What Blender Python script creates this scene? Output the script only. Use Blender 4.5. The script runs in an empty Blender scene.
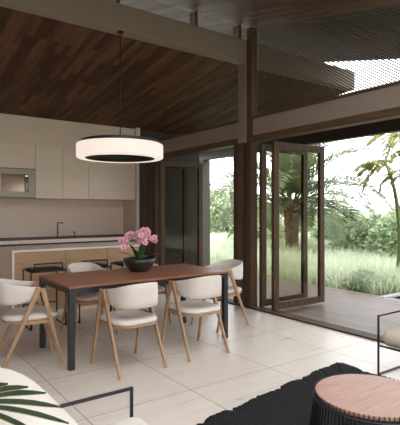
import bpy, bmesh, math, random
from mathutils import Vector, Matrix

rnd = random.Random(7)
SC = bpy.context.scene
COL = SC.collection
PI = math.pi


def lin(c):
    out = []
    for v in c:
        v /= 255.0
        out.append(v / 12.92 if v <= 0.04045 else ((v + 0.055) / 1.055) ** 2.4)
    return tuple(out) + (1.0,)


# ------------------------------------------------------------------ materials
def new_mat(name):
    m = bpy.data.materials.new(name)
    m.use_nodes = True
    nt = m.node_tree
    b = nt.nodes['Principled BSDF']
    return m, nt, b


def plain(name, col, rough=0.5, metal=0.0, var=0.0, scale=20.0, bump=0.0, spec=0.5):
    """Uniform paint / metal / cloth, with an optional faint mottling of its own."""
    m, nt, b = new_mat(name)
    b.inputs['Roughness'].default_value = rough
    b.inputs['Metallic'].default_value = metal
    b.inputs['Specular IOR Level'].default_value = spec
    c = lin(col)
    tc = nt.nodes.new('ShaderNodeTexCoord')
    n = nt.nodes.new('ShaderNodeTexNoise')
    n.inputs['Scale'].default_value = scale
    n.inputs['Detail'].default_value = 4
    nt.links.new(tc.outputs['Object'], n.inputs['Vector'])
    r = nt.nodes.new('ShaderNodeValToRGB')
    r.color_ramp.elements[0].position = 0.3
    r.color_ramp.elements[1].position = 0.7
    r.color_ramp.elements[0].color = tuple(x * (1 - var) for x in c[:3]) + (1,)
    r.color_ramp.elements[1].color = tuple(min(1, x * (1 + var)) for x in c[:3]) + (1,)
    nt.links.new(n.outputs['Fac'], r.inputs['Fac'])
    nt.links.new(r.outputs['Color'], b.inputs['Base Color'])
    if bump:
        bp = nt.nodes.new('ShaderNodeBump')
        bp.inputs['Strength'].default_value = bump
        bp.inputs['Distance'].default_value = 0.004
        nt.links.new(n.outputs['Fac'], bp.inputs['Height'])
        nt.links.new(bp.outputs['Normal'], b.inputs['Normal'])
    return m


def wood(name, c1, c2, stretch=(1, 12, 12), scale=3.0, rough=0.45, world=False):
    m, nt, b = new_mat(name)
    b.inputs['Roughness'].default_value = rough
    b.inputs['Specular IOR Level'].default_value = 0.35 if not world else 0.15
    if world:
        src = nt.nodes.new('ShaderNodeNewGeometry').outputs['Position']
    else:
        src = nt.nodes.new('ShaderNodeTexCoord').outputs['Object']
    mp = nt.nodes.new('ShaderNodeMapping')
    mp.inputs['Scale'].default_value = stretch
    nt.links.new(src, mp.inputs['Vector'])
    n = nt.nodes.new('ShaderNodeTexNoise')
    n.inputs['Scale'].default_value = scale
    n.inputs['Detail'].default_value = 6
    n.inputs['Roughness'].default_value = 0.6
    nt.links.new(mp.outputs['Vector'], n.inputs['Vector'])
    r = nt.nodes.new('ShaderNodeValToRGB')
    r.color_ramp.elements[0].position = 0.3
    r.color_ramp.elements[1].position = 0.72
    r.color_ramp.elements[0].color = lin(c1)
    r.color_ramp.elements[1].color = lin(c2)
    nt.links.new(n.outputs['Fac'], r.inputs['Fac'])
    nt.links.new(r.outputs['Color'], b.inputs['Base Color'])
    return m


def planks(name, c1, c2, cgap, width, length, along='Y', rough=0.5, grain=0.35, gap=0.004, spec=0.3, bias=-0.2):
    """Boards laid side by side, each of its own tone, running along one axis of the house."""
    m, nt, b = new_mat(name)
    b.inputs['Roughness'].default_value = rough
    b.inputs['Specular IOR Level'].default_value = spec
    g = nt.nodes.new('ShaderNodeNewGeometry')
    sp = nt.nodes.new('ShaderNodeSeparateXYZ')
    nt.links.new(g.outputs['Position'], sp.inputs[0])
    cb = nt.nodes.new('ShaderNodeCombineXYZ')
    a, c = ('Y', 'X') if along == 'Y' else ('X', 'Y')
    if along == 'Z':
        a, c = 'Z', 'X'
    nt.links.new(sp.outputs[a], cb.inputs[0])
    nt.links.new(sp.outputs[c], cb.inputs[1])
    br = nt.nodes.new('ShaderNodeTexBrick')
    br.offset = 0.37
    br.inputs['Scale'].default_value = 1.0
    br.inputs['Brick Width'].default_value = length
    br.inputs['Row Height'].default_value = width
    br.inputs['Mortar Size'].default_value = gap
    br.inputs['Mortar Smooth'].default_value = 0.2
    br.inputs['Bias'].default_value = bias
    br.inputs['Color1'].default_value = lin(c1)
    br.inputs['Color2'].default_value = lin(c2)
    br.inputs['Mortar'].default_value = lin(cgap)
    nt.links.new(cb.outputs[0], br.inputs['Vector'])
    mp = nt.nodes.new('ShaderNodeMapping')
    mp.inputs['Scale'].default_value = (1.5, 28, 1)
    nt.links.new(cb.outputs[0], mp.inputs['Vector'])
    n = nt.nodes.new('ShaderNodeTexNoise')
    n.inputs['Scale'].default_value = 1.6
    n.inputs['Detail'].default_value = 5
    nt.links.new(mp.outputs['Vector'], n.inputs['Vector'])
    mr = nt.nodes.new('ShaderNodeMapRange')
    mr.inputs['From Min'].default_value = 0.3
    mr.inputs['From Max'].default_value = 0.7
    mr.inputs['To Min'].default_value = 1 - grain
    mr.inputs['To Max'].default_value = 1 + grain
    nt.links.new(n.outputs['Fac'], mr.inputs['Value'])
    mx = nt.nodes.new('ShaderNodeVectorMath')
    mx.operation = 'SCALE'
    nt.links.new(br.outputs['Color'], mx.inputs[0])
    nt.links.new(mr.outputs['Result'], mx.inputs['Scale'])
    nt.links.new(mx.outputs[0], b.inputs['Base Color'])
    return m


def floor_mat():
    m, nt, b = new_mat('travertine_tile')
    b.inputs['Specular IOR Level'].default_value = 0.5
    g = nt.nodes.new('ShaderNodeNewGeometry')
    ad = nt.nodes.new('ShaderNodeVectorMath')
    ad.operation = 'ADD'
    T = 0.866
    ad.inputs[1].default_value = (-2.068 + 20 * T, -2.985 + 20 * T, 0)
    nt.links.new(g.outputs['Position'], ad.inputs[0])
    br = nt.nodes.new('ShaderNodeTexBrick')
    br.offset = 0.0
    br.squash = 1.0
    br.inputs['Scale'].default_value = 1.0
    br.inputs['Brick Width'].default_value = T
    br.inputs['Row Height'].default_value = T
    br.inputs['Mortar Size'].default_value = 0.0035
    br.inputs['Mortar Smooth'].default_value = 0.1
    br.inputs['Color1'].default_value = lin((214, 202, 192))
    br.inputs['Color2'].default_value = lin((207, 195, 185))
    br.inputs['Mortar'].default_value = lin((128, 112, 98))
    nt.links.new(ad.outputs[0], br.inputs['Vector'])
    mp = nt.nodes.new('ShaderNodeMapping')
    mp.inputs['Scale'].default_value = (0.9, 7.0, 1)
    nt.links.new(g.outputs['Position'], mp.inputs['Vector'])
    n = nt.nodes.new('ShaderNodeTexNoise')
    n.inputs['Scale'].default_value = 2.2
    n.inputs['Detail'].default_value = 8
    n.inputs['Roughness'].default_value = 0.62
    n.inputs['Distortion'].default_value = 0.6
    nt.links.new(mp.outputs['Vector'], n.inputs['Vector'])
    mr = nt.nodes.new('ShaderNodeMapRange')
    mr.inputs['From Min'].default_value = 0.3
    mr.inputs['From Max'].default_value = 0.7
    mr.inputs['To Min'].default_value = 0.91
    mr.inputs['To Max'].default_value = 1.06
    nt.links.new(n.outputs['Fac'], mr.inputs['Value'])
    mx = nt.nodes.new('ShaderNodeVectorMath')
    mx.operation = 'SCALE'
    nt.links.new(br.outputs['Color'], mx.inputs[0])
    nt.links.new(mr.outputs['Result'], mx.inputs['Scale'])
    nt.links.new(mx.outputs[0], b.inputs['Base Color'])
    r2 = nt.nodes.new('ShaderNodeMapRange')
    r2.inputs['To Min'].default_value = 0.20
    r2.inputs['To Max'].default_value = 0.42
    nt.links.new(n.outputs['Fac'], r2.inputs['Value'])
    nt.links.new(r2.outputs['Result'], b.inputs['Roughness'])
    return m


def glass(name, tint, refl=1.0):
    """Thin pane: see-through with the reflection a pane has (stronger at a grazing angle)."""
    m = bpy.data.materials.new(name)
    m.use_nodes = True
    nt = m.node_tree
    nt.nodes.clear()
    o = nt.nodes.new('ShaderNodeOutputMaterial')
    t = nt.nodes.new('ShaderNodeBsdfTransparent')
    t.inputs['Color'].default_value = tint + (1,)
    g = nt.nodes.new('ShaderNodeBsdfGlossy')
    g.inputs['Roughness'].default_value = 0.01
    # Schlick reflectance from the angle of view, the same from either side of the pane
    geo = nt.nodes.new('ShaderNodeNewGeometry')
    dt = nt.nodes.new('ShaderNodeVectorMath')
    dt.operation = 'DOT_PRODUCT'
    nt.links.new(geo.outputs['Normal'], dt.inputs[0])
    nt.links.new(geo.outputs['Incoming'], dt.inputs[1])
    def math_(op, x, y=None):
        n = nt.nodes.new('ShaderNodeMath')
        n.operation = op
        for i, q in enumerate((x, y)):
            if q is None:
                continue
            if isinstance(q, (int, float)):
                n.inputs[i].default_value = q
            else:
                nt.links.new(q, n.inputs[i])
        return n.outputs[0]
    ca = math_('ABSOLUTE', dt.outputs['Value'])
    pw = math_('POWER', math_('SUBTRACT', 1.0, ca), 5.0)
    ml = math_('MULTIPLY', math_('ADD', math_('MULTIPLY', pw, 0.96), 0.04), refl)
    mx = nt.nodes.new('ShaderNodeMixShader')
    nt.links.new(ml, mx.inputs['Fac'])
    nt.links.new(t.outputs[0], mx.inputs[1])
    nt.links.new(g.outputs[0], mx.inputs[2])
    nt.links.new(mx.outputs[0], o.inputs['Surface'])
    return m


def leaf_mat(name, c1, c2, scale=3.0, trans=0.35, rough=0.5):
    m, nt, b = new_mat(name)
    b.inputs['Roughness'].default_value = rough
    b.inputs['Specular IOR Level'].default_value = 0.3
    g = nt.nodes.new('ShaderNodeNewGeometry')
    n = nt.nodes.new('ShaderNodeTexNoise')
    n.inputs['Scale'].default_value = scale
    n.inputs['Detail'].default_value = 4
    nt.links.new(g.outputs['Position'], n.inputs['Vector'])
    r = nt.nodes.new('ShaderNodeValToRGB')
    r.color_ramp.elements[0].position = 0.34
    r.color_ramp.elements[1].position = 0.66
    r.color_ramp.elements[0].color = lin(c1)
    r.color_ramp.elements[1].color = lin(c2)
    nt.links.new(n.outputs['Fac'], r.inputs['Fac'])
    nt.links.new(r.outputs['Color'], b.inputs['Base Color'])
    o = nt.nodes['Material Output']
    t = nt.nodes.new('ShaderNodeBsdfTranslucent')
    nt.links.new(r.outputs['Color'], t.inputs['Color'])
    mx = nt.nodes.new('ShaderNodeMixShader')
    mx.inputs['Fac'].default_value = trans
    nt.links.new(b.outputs[0], mx.inputs[1])
    nt.links.new(t.outputs[0], mx.inputs[2])
    nt.links.new(mx.outputs[0], o.inputs['Surface'])
    return m


def emit(name, col, strength, base=None):
    m, nt, b = new_mat(name)
    b.inputs['Base Color'].default_value = lin(base or col)
    b.inputs['Emission Color'].default_value = lin(col)
    b.inputs['Emission Strength'].default_value = strength
    b.inputs['Roughness'].default_value = 0.5
    return m


M = {
    'floor': floor_mat(),
    'wall': plain('warm_white_paint', (212, 192, 177), 0.7, var=0.015, scale=3),
    'cab': plain('cream_matt_lacquer', (214, 194, 179), 0.5, var=0.01, scale=3),
    'ceil': planks('walnut_ceiling_boards', (70, 49, 36), (112, 81, 59), (70, 50, 37), 0.085, 0.75, 'Y', 0.6, 0.34, 0.0015, spec=0.12),
    'soffit': planks('grey_soffit_boards', (76, 64, 54), (94, 80, 68), (46, 39, 33), 0.14, 2.6, 'Y', 0.7, 0.2, spec=0.1),  # boards greyer than those of the inside ceiling
    'steel': plain('taupe_painted_steel', (134, 119, 108), 0.6, var=0.03, scale=6),
    'frame': wood('dark_door_timber', (60, 45, 33), (86, 65, 48), (10, 10, 1.0), 4, 0.45, True),
    'sill': wood('brown_sill_timber', (58, 42, 32), (84, 62, 47), (10, 1.0, 10), 4, 0.6, True),
    'lint': wood('brown_lintel_timber', (68, 52, 39), (98, 76, 58), (10, 1.0, 10), 4, 0.45, True),
    'wire': plain('taupe_screen_wire', (92, 80, 71), 0.8, spec=0.1),
    'dark': plain('dark_brown_metal', (46, 38, 34), 0.5, var=0.05, scale=8),
    'wing': planks('dark_cladding_boards', (34, 27, 24), (42, 33, 29), (20, 16, 15), 0.12, 3.0, 'Z', 0.55, 0.15),
    'glass': glass('clear_glass', (0.90, 0.89, 0.85), 0.25),
    'glass_up': glass('clerestory_glass', (0.92, 0.92, 0.92), 0.4),
    'deck': planks('greyed_deck_boards', (98, 80, 73), (120, 100, 91), (54, 44, 40), 0.14, 2.4, 'Y', 0.45, 0.22, 0.006),
    'concrete': plain('pale_concrete', (84, 75, 72), 0.8, var=0.06, scale=5),
    'coping': plain('grey_pool_coping', (150, 150, 156), 0.6, var=0.05, scale=8),
    'water': plain('dark_pool_water', (24, 30, 40), 0.05, var=0.1, scale=2),
    'ground': plain('meadow_soil', (164, 172, 140), 0.9, var=0.2, scale=1.2),
    'oak': wood('light_oak', (140, 110, 83), (170, 136, 105), (14, 14, 2.2), 4, 0.5),
    'oak_panel': wood('pale_oak_veneer', (158, 126, 98), (178, 146, 116), (1.2, 10, 16), 2.2, 0.5, True),
    'walnut': wood('red_walnut_top', (116, 72, 54), (152, 100, 77), (1.4, 14, 14), 3, 0.38),
    'walnut2': wood('pink_brown_top', (140, 103, 88), (166, 124, 107), (1.4, 16, 14), 3, 0.42),
    'fabric': plain('off_white_boucle', (199, 189, 181), 0.9, var=0.03, scale=120, bump=0.3, spec=0.2),
    'linen': plain('oatmeal_linen', (196, 182, 166), 0.9, var=0.04, scale=140, bump=0.3, spec=0.2),
    'black': plain('black_powder_coat', (27, 26, 28), 0.4, var=0.06, scale=30),
    'blackseat': plain('black_seat_pad', (24, 23, 24), 0.6, var=0.08, scale=60),
    'worktop': plain('dark_stone_worktop', (92, 80, 72), 0.5, var=0.1, scale=40),
    'whitetop': plain('white_quartz', (226, 210, 197), 0.6, var=0.015, scale=30, spec=0.2),
    'chrome': plain('brushed_chrome', (96, 90, 85), 0.4, 1.0, var=0.05, scale=60),
    'stain': plain('stainless_steel', (136, 126, 116), 0.4, 0.6, var=0.04, scale=50),
    'ovenglass': plain('oven_window', (120, 104, 88), 0.12, 0.6, var=0.1, scale=4),
    'ctrl': plain('black_control_glass', (14, 14, 20), 0.15),
    'led': emit('yellow_display', (214, 220, 70), 1.0),
    'shade': emit('glowing_white_shade', (255, 238, 226), 0.8, (120, 112, 106)),
    'lampblack': plain('black_lamp_metal', (26, 24, 24), 0.5),
    'pot': plain('charcoal_ceramic', (42, 37, 35), 0.45, var=0.12, scale=25),
    'soil': plain('potting_bark', (48, 36, 28), 0.95, var=0.4, scale=60, bump=0.6),
    'petal': leaf_mat('pink_petal', (222, 146, 170), (240, 190, 204), 40, 0.3, 0.6),
    'lip': plain('magenta_orchid_lip', (112, 30, 62), 0.6, var=0.2),
    'orchleaf': leaf_mat('orchid_leaf', (34, 58, 34), (52, 80, 46), 30, 0.1, 0.4),
    'stem': plain('green_stem', (92, 104, 58), 0.6, var=0.1),
    'rug': plain('black_shaggy_pile', (34, 33, 35), 0.95, var=0.4, scale=70, bump=0.9, spec=0.1),
    'fan': leaf_mat('fan_palm_green', (40, 56, 44), (62, 78, 58), 14, 0.2, 0.35),
    'fanedge': leaf_mat('fan_palm_pale_edge', (140, 142, 100), (168, 166, 124), 20, 0.3, 0.4),
    'palm': leaf_mat('date_palm_green', (80, 92, 66), (122, 132, 98), 2.0, 0.3),
    'palmbark': plain('date_palm_bark', (112, 88, 72), 0.9, var=0.3, scale=14, bump=0.8),
    'fruit': plain('orange_fruit_stalk', (150, 98, 66), 0.7, var=0.15),
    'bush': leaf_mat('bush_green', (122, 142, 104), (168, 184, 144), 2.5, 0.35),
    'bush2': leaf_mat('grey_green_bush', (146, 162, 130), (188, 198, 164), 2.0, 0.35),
    'far': leaf_mat('haze_tinted_foliage', (168, 182, 158), (200, 210, 186), 0.8, 0.4),  # air haze is put into this pale leaf colour
    'yellowleaf': leaf_mat('olive_yellow_leaf', (100, 110, 56), (156, 148, 82), 3.0, 0.35),
    'bark': plain('grey_bark', (104, 90, 74), 0.9, var=0.25, scale=12),
    'grass': leaf_mat('pale_meadow_grass', (192, 200, 170), (222, 227, 208), 1.6, 0.4),
}


# ------------------------------------------------------------------ mesh helpers
class B:
    def __init__(self):
        self.bm = bmesh.new()

    def box(self, a, b):
        xs, ys, zs = zip(a, b)
        v = [self.bm.verts.new((x, y, z)) for x in (min(xs), max(xs)) for y in (min(ys), max(ys)) for z in (min(zs), max(zs))]
        for f in ((0, 1, 3, 2), (4, 6, 7, 5), (0, 4, 5, 1), (2, 3, 7, 6), (0, 2, 6, 4), (1, 5, 7, 3)):
            self.bm.faces.new([v[i] for i in f])
        return self

    def hexa(self, bot, top):
        v = [self.bm.verts.new(p) for p in list(bot) + list(top)]
        n = len(bot)
        self.bm.faces.new(v[:n][::-1])
        self.bm.faces.new(v[n:])
        for i in range(n):
            j = (i + 1) % n
            self.bm.faces.new((v[i], v[j], v[n + j], v[n + i]))
        return self

    def bar(self, p0, p1, w0, d0, w1=None, d1=None, side=(1, 0, 0)):
        """A straight rectangular member; w is the size along `side`, d across it."""
        p0, p1 = Vector(p0), Vector(p1)
        w1 = w0 if w1 is None else w1
        d1 = d0 if d1 is None else d1
        ax = (p1 - p0).normalized()
        s = Vector(side)
        s = (s - ax * s.dot(ax)).normalized()
        t = ax.cross(s)
        def ring(p, w, d):
            return [p + s * w / 2 * a + t * d / 2 * b for a, b in ((-1, -1), (1, -1), (1, 1), (-1, 1))]
        return self.hexa(ring(p0, w0, d0), ring(p1, w1, d1))

    def loft(self, rings, cap=True, closed=True):
        vs = [[self.bm.verts.new(p) for p in r] for r in rings]
        n = len(vs[0])
        for a, b in zip(vs, vs[1:]):
            for i in range(n if closed else n - 1):
                j = (i + 1) % n
                self.bm.faces.new((a[i], a[j], b[j], b[i]))
        if cap:
            self.bm.faces.new(vs[0][::-1])
            self.bm.faces.new(vs[-1])
        return self

    def tube(self, pts, r, n=8, cap=True):
        pts = [Vector(p) for p in pts]
        rs = r if isinstance(r, (list, tuple)) else [r] * len(pts)
        up = Vector((0, 0, 1))
        rings = []
        prev = None
        for i, p in enumerate(pts):
            a = pts[max(0, i - 1)]
            c = pts[min(len(pts) - 1, i + 1)]
            d1 = (p - a).normalized() if i else None
            d2 = (c - p).normalized() if i < len(pts) - 1 else None
            ax = (d1 or d2) if (d1 is None or d2 is None) else (d1 + d2)
            if ax.length < 1e-6:
                ax = d2
            ax = ax.normalized()
            k = 1.0
            if d1 is not None and d2 is not None:
                k = 1.0 / max(0.5, ax.dot(d1))
            s = prev if prev is not None else (up.cross(ax) if abs(ax.z) < 0.95 else Vector((1, 0, 0)))
            s = (s - ax * s.dot(ax)).normalized()
            prev = s
            t = ax.cross(s)
            rings.append([p + (s * math.cos(2 * PI * q / n) + t * math.sin(2 * PI * q / n)) * rs[i] * k for q in range(n)])
        return self.loft(rings, cap)

    def lathe(self, prof, n=48, c=(0, 0, 0), cap=False):
        rings = [[(c[0] + r * math.cos(2 * PI * q / n), c[1] + r * math.sin(2 * PI * q / n), c[2] + z) for q in range(n)] for r, z in prof]
        return self.loft(rings, cap)

    def tri(self, *p):
        self.bm.faces.new([self.bm.verts.new(x) for x in p])
        return self

    def make(self, name, mat, parent=None, smooth=False, bevel=0.0, seg=2, subsurf=0, kind=None):
        bmesh.ops.recalc_face_normals(self.bm, faces=self.bm.faces[:])
        me = bpy.data.meshes.new(name)
        self.bm.to_mesh(me)
        self.bm.free()
        me.materials.append(mat)
        if smooth:
            for p in me.polygons:
                p.use_smooth = True
        o = bpy.data.objects.new(name, me)
        COL.objects.link(o)
        if parent is not None:
            o.parent = parent
        if bevel:
            md = o.modifiers.new('edge', 'BEVEL')
            md.width = bevel
            md.segments = seg
            md.limit_method = 'ANGLE'
            md.angle_limit = math.radians(40)
        if subsurf:
            md = o.modifiers.new('soft', 'SUBSURF')
            md.levels = subsurf
            md.render_levels = subsurf
        if kind:
            o['kind'] = kind
        return o


def thing(name, label, cat, loc=(0, 0, 0), rz=0.0, group=None, kind=None):
    o = bpy.data.objects.new(name, None)
    COL.objects.link(o)
    o.empty_display_size = 0.1
    o.location = loc
    o.rotation_euler = (0, 0, rz)
    tag(o, label, cat, group, kind)
    return o


def tag(o, label=None, cat=None, group=None, kind=None):
    if label:
        o['label'] = label
    if cat:
        o['category'] = cat
    if group:
        o['group'] = group
    if kind:
        o['kind'] = kind
    return o


def dup(root, loc, rz, label=None, group=None):
    def cp(o, parent):
        c = o.copy()
        COL.objects.link(c)
        if parent is not None:
            c.parent = parent
        for ch in list(kids.get(o.name, [])):
            cp(ch, c)
        return c
    kids = {}
    for o in list(COL.objects):
        if o.parent is not None:
            kids.setdefault(o.parent.name, []).append(o)
    r = cp(root, None)
    r.location = loc
    r.rotation_euler = (0, 0, rz)
    if label:
        r['label'] = label
    if group:
        r['group'] = group
    return r


def struct(o, label=None, cat=None):
    o['kind'] = 'structure'
    return tag(o, label, cat)


# ------------------------------------------------------------------ camera frame of the house
# X runs along the kitchen wall, Y along the folding-door wall, metres.
XD = 4.55          # plane of the folding doors
YB = 5.07          # face of the big steel beam
YAW = 35.9


def low_roof(y):
    return 3.645 - 0.152 * (y - 5.07)


def high_roof(y):
    return 4.14 + 0.228 * (y - 5.05)


# ------------------------------------------------------------------ room shell
X0, Y0 = -2.6, -2.2
struct(B().box((X0, Y0, -0.12), (XD + 0.06, 9.1, 0)).make('floor', M['floor']), 'large square pale travertine floor tiles of the dining room', 'floor')


def slab(name, x0, x1, y0, y1, fn, th, mat):
    b = B().hexa([(x0, y0, fn(y0)), (x1, y0, fn(y0)), (x1, y1, fn(y1)), (x0, y1, fn(y1))],
                 [(x0, y0, fn(y0) + th), (x1, y0, fn(y0) + th), (x1, y1, fn(y1) + th), (x0, y1, fn(y1) + th)])
    return b.make(name, mat)


struct(slab('ceiling', X0, 7.14, YB + 0.15, 10.0, low_roof, 0.12, M['ceil']), 'dark walnut board ceiling sloping down to the kitchen', 'ceiling')
SX0, SX1, SY0, SY1 = -0.6, 3.6, -0.6, 2.6      # added skylight, unseen above the lounge, to bring daylight down
b = B()
for x0, x1, y0, y1 in ((X0, SX0, Y0, 5.12), (SX1, XD + 0.03, Y0, 5.12), (SX0, SX1, Y0, SY0), (SX0, SX1, SY1, 5.12)):
    b.hexa([(x0, y0, high_roof(y0)), (x1, y0, high_roof(y0)), (x1, y1, high_roof(y1)), (x0, y1, high_roof(y1))],
           [(x0, y0, high_roof(y0) + 0.12), (x1, y0, high_roof(y0) + 0.12), (x1, y1, high_roof(y1) + 0.12), (x0, y1, high_roof(y1) + 0.12)])
struct(b.make('ceiling_upper', M['ceil']), 'higher dark board ceiling in front of the steel beam', 'ceiling')
struct(slab('added_skylight', SX0, SX1, SY0, SY1, lambda y: high_roof(y) + 0.05, 0.02, M['glass_up']), 'added unseen skylight glazing bringing daylight to the lounge', 'window')
c = slab('roof_soffit', XD + 0.03, 7.14, Y0, 6.4, high_roof, 0.12, M['soffit'])
struct(c, 'grey board soffit of the upper roof outside the glass', 'roof')
c = slab('roof_overhang', X0, XD + 0.03, 5.12, 6.4, high_roof, 0.12, M['ceil'])
struct(c, 'short roof overhang past the clerestory above the beam', 'roof')

struct(B().box((0.9, 9.0, 0), (XD + 0.1, 9.12, 3.2)).make('wall_back', M['wall']), 'warm white splashback wall behind the kitchen counter', 'wall')
struct(B().box((X0, 8.42, 0), (0.9, 9.12, 3.25)).make('wall_back_return', M['wall']), 'white wall block beyond the kitchen counter', 'wall')
struct(B().box((0.9, 8.47, 2.62), (4.46, 9.0, 3.12)).make('wall_back_bulkhead', M['wall']), 'white bulkhead above the wall cabinets', 'wall')
struct(B().box((4.46, 8.40, 0), (XD, 9.0, 3.16)).make('wall_right_return', M['wall']), 'white end panel beside the kitchen cabinets', 'wall')
struct(B().box((X0 - 0.12, Y0, 0), (X0, 9.12, 4.1)).make('wall_left', M['wall']), 'plain white wall facing the folding doors', 'wall')
b = B().box((X0 - 0.12, Y0 - 0.12, 0), (X0 + 0.3, Y0, 2.6)).box((4.2, Y0 - 0.12, 0), (XD, Y0, 2.6))  # wall out of view; its wide opening is added to let daylight in
b.box((X0 + 0.3, Y0 - 0.12, 2.25), (4.2, Y0, 2.6))
struct(b.make('wall_front', M['wall']), 'unseen white lounge wall with a wide opening added for daylight', 'wall')

# beam and clerestory over it
struct(B().box((X0, YB, 3.62), (7.14, YB + 0.17, 3.945)).make('trim_1', M['steel'], bevel=0.006), 'long taupe steel roof beam running out over the deck', 'beam')
b = B()
b.box((X0, YB + 0.06, 3.945), (XD, YB + 0.08, high_roof(YB)))
struct(b.make('window_1', M['glass_up']), 'narrow clerestory glass between the beam and upper ceiling', 'window')
for i, x in enumerate((2.42, 3.58, 4.36)):
    struct(B().box((x, YB - 0.01, 3.945), (x + 0.045, YB + 0.12, high_roof(YB) - 0.005)).make('clerestory_post_trim', M['lint']), 'short wooden post above the beam', 'post')

# pillar, jamb, header, sill
struct(B().box((XD - 0.05, YB, 0), (XD + 0.06, YB + 0.17, 3.62)).make('wall_pillar', M['steel'], bevel=0.004), 'slim taupe steel pillar under the beam end', 'pillar')
struct(B().box((XD - 0.03, YB - 0.10, 0), (XD + 0.09, YB, high_roof(YB - 0.13))).make('trim_2', M['lint']), 'tall brown timber jamb beside the steel pillar', 'jamb')
struct(B().box((XD - 0.02, YB + 0.17, 0), (XD + 0.09, YB + 0.31, 2.43)).make('trim_3', M['frame']), 'brown timber jamb of the far garden opening', 'jamb')
struct(B().box((XD - 0.02, 8.22, 0), (XD + 0.09, 8.40, 2.43)).make('trim_4', M['dark']), 'dark jamb beside the kitchen end panel', 'jamb')
struct(B().box((XD - 0.02, 8.02, 0.0), (XD + 0.08, 8.10, 2.43)).make('trim_5', M['frame']), 'thin brown frame post near the kitchen', 'jamb')
struct(B().box((XD - 0.065, YB + 0.05, 0.0), (XD - 0.0505, YB + 0.175, 2.43)).make('trim_7', M['lint']), 'brown timber facing on the lower steel pillar', 'jamb')
struct(B().box((XD - 0.055, YB - 0.03, 0.0), (XD - 0.0505, YB + 0.05, 2.43)).make('trim_8', M['dark']), 'dark groove strip beside the pillar facing', 'jamb')
struct(B().box((XD - 0.03, YB + 0.175, 0.0), (XD - 0.021, YB + 0.215, 2.43)).make('trim_9', M['dark']), 'dark groove strip on the far side of the pillar', 'jamb')
for i, (ya, yb) in enumerate(((Y0, YB - 0.13), (YB + 0.17, 8.45))):
    struct(B().box((XD - 0.02, ya, 2.52), (XD + 0.10, yb, 2.76)).make('header_beam', M['steel']), 'taupe steel header above the folding doors', 'beam')
    struct(B().box((XD - 0.045, ya, 2.76), (XD + 0.12, yb, 2.79)).make('header_trim', M['lint']), 'thin brown rail on top of the door header', 'trim')
    struct(B().box((XD - 0.03, ya, 2.43), (XD + 0.11, yb, 2.52)).make('header_lintel', M['lint']), 'brown timber lintel over the garden opening', 'lintel')
struct(B().box((XD - 0.07, Y0, 0.0), (XD + 0.11, 8.4, 0.02)).make('trim_6', M['sill']), 'dark floor track of the folding doors', 'sill')
# glass above the header
def gable(name, ya, yb, fn, label):
    b = B().hexa([(XD + 0.02, ya, 2.79), (XD + 0.03, ya, 2.79), (XD + 0.03, yb, 2.79), (XD + 0.02, yb, 2.79)],
                 [(XD + 0.02, ya, fn(ya)), (XD + 0.03, ya, fn(ya)), (XD + 0.03, yb, fn(yb)), (XD + 0.02, yb, fn(yb))])
    return struct(b.make(name, M['glass_up']), label, 'window')
gable('window_2', Y0, YB - 0.13, high_roof, 'tall clerestory glass over the near garden opening')
# diagonal wire screen in the near clerestory
b = B()
zz = 2.8
yA, yE = 0.6, YB - 0.14
for k in range(-110, 40):
    z0 = 2.8 + 0.034 * k          # height at yA
    m = 0.685
    ya, za = yA, z0
    if za < 2.795:
        ya, za = yA + (2.795 - z0) / m, 2.795
    ye, ze = yE, z0 + m * (yE - yA)
    top = lambda y: high_roof(y) - 0.005
    if za > top(ya):
        continue
    if ze > top(ye):
        ye = (4.14 - 0.005 - 0.228 * 5.05 - z0 + m * yA) / (m - 0.228)
        ze = z0 + m * (ye - yA)
    if ye - ya > 0.03:
        b.bar((XD + 0.075, ya, za), (XD + 0.075, ye, ze), 0.004, 0.013)
scr = b.make('wire_mesh_screen', M['wire'])
scr.parent = bpy.data.objects['window_2']
gable('window_3', YB + 0.17, 8.45, low_roof, 'sloping clerestory glass towards the kitchen')

# outside: deck, ground, eave beam and posts, cladding wall, mesh screen
struct(B().box((XD + 0.06, Y0 - 4, -0.10), (7.0, 10.2, -0.012)).make('deck_floor', M['deck']), 'greyed timber deck outside the folding doors', 'deck')
struct(B().box((-60, -90, -0.3), (7.0, 60, -0.16)).box((7.0, 4.46, -0.3), (120, 60, -0.16)).box((7.0, -90, -0.3), (120, -3, -0.16)).box((9.6, -3, -0.3), (120, 4.46, -0.16)).make('ground', M['ground']), 'meadow ground beyond the deck', 'ground')
struct(B().box((7.02, Y0 - 3, 2.74), (7.16, 9.8, 3.0)).make('eave_beam', M['dark']), 'dark eave beam along the outer deck edge', 'beam')
struct(B().box((6.98, 9.5, -0.05), (7.2, 9.72, 2.74)).make('deck_post_column', M['concrete']), 'pale square post at the far end of the deck', 'post')
struct(B().box((XD + 0.06, 8.48, -0.02), (6.12, 8.6, 3.1)).make('wall_outer', M['wing']), 'dark boarded outer wall beyond the folded doors', 'wall')
# pool
pool = thing('pool_water', 'dark pool with a pale stone edge at the deck', 'pool', kind='structure')
B().box((6.86, -2.9, -0.82), (9.4, 4.30, -0.80)).make('water_surface', M['water'], pool)
b = B().box((6.81, -3, -0.2), (6.86, 4.42, -0.01)).box((6.86, 4.30, -0.2), (9.5, 4.42, 0.0)).box((9.4, -3, -0.2), (9.5, 4.30, 0.0))
b.make('coping', M['coping'], pool)
b = B().box((6.845, -2.9, -0.9), (6.86, 4.30, -0.03)).box((6.86, 4.30, -0.9), (9.4, 4.315, -0.03)).box((9.4, -2.9, -0.9), (9.415, 4.30, -0.03))
b.make('pool_lining', M['water'], pool)


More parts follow.
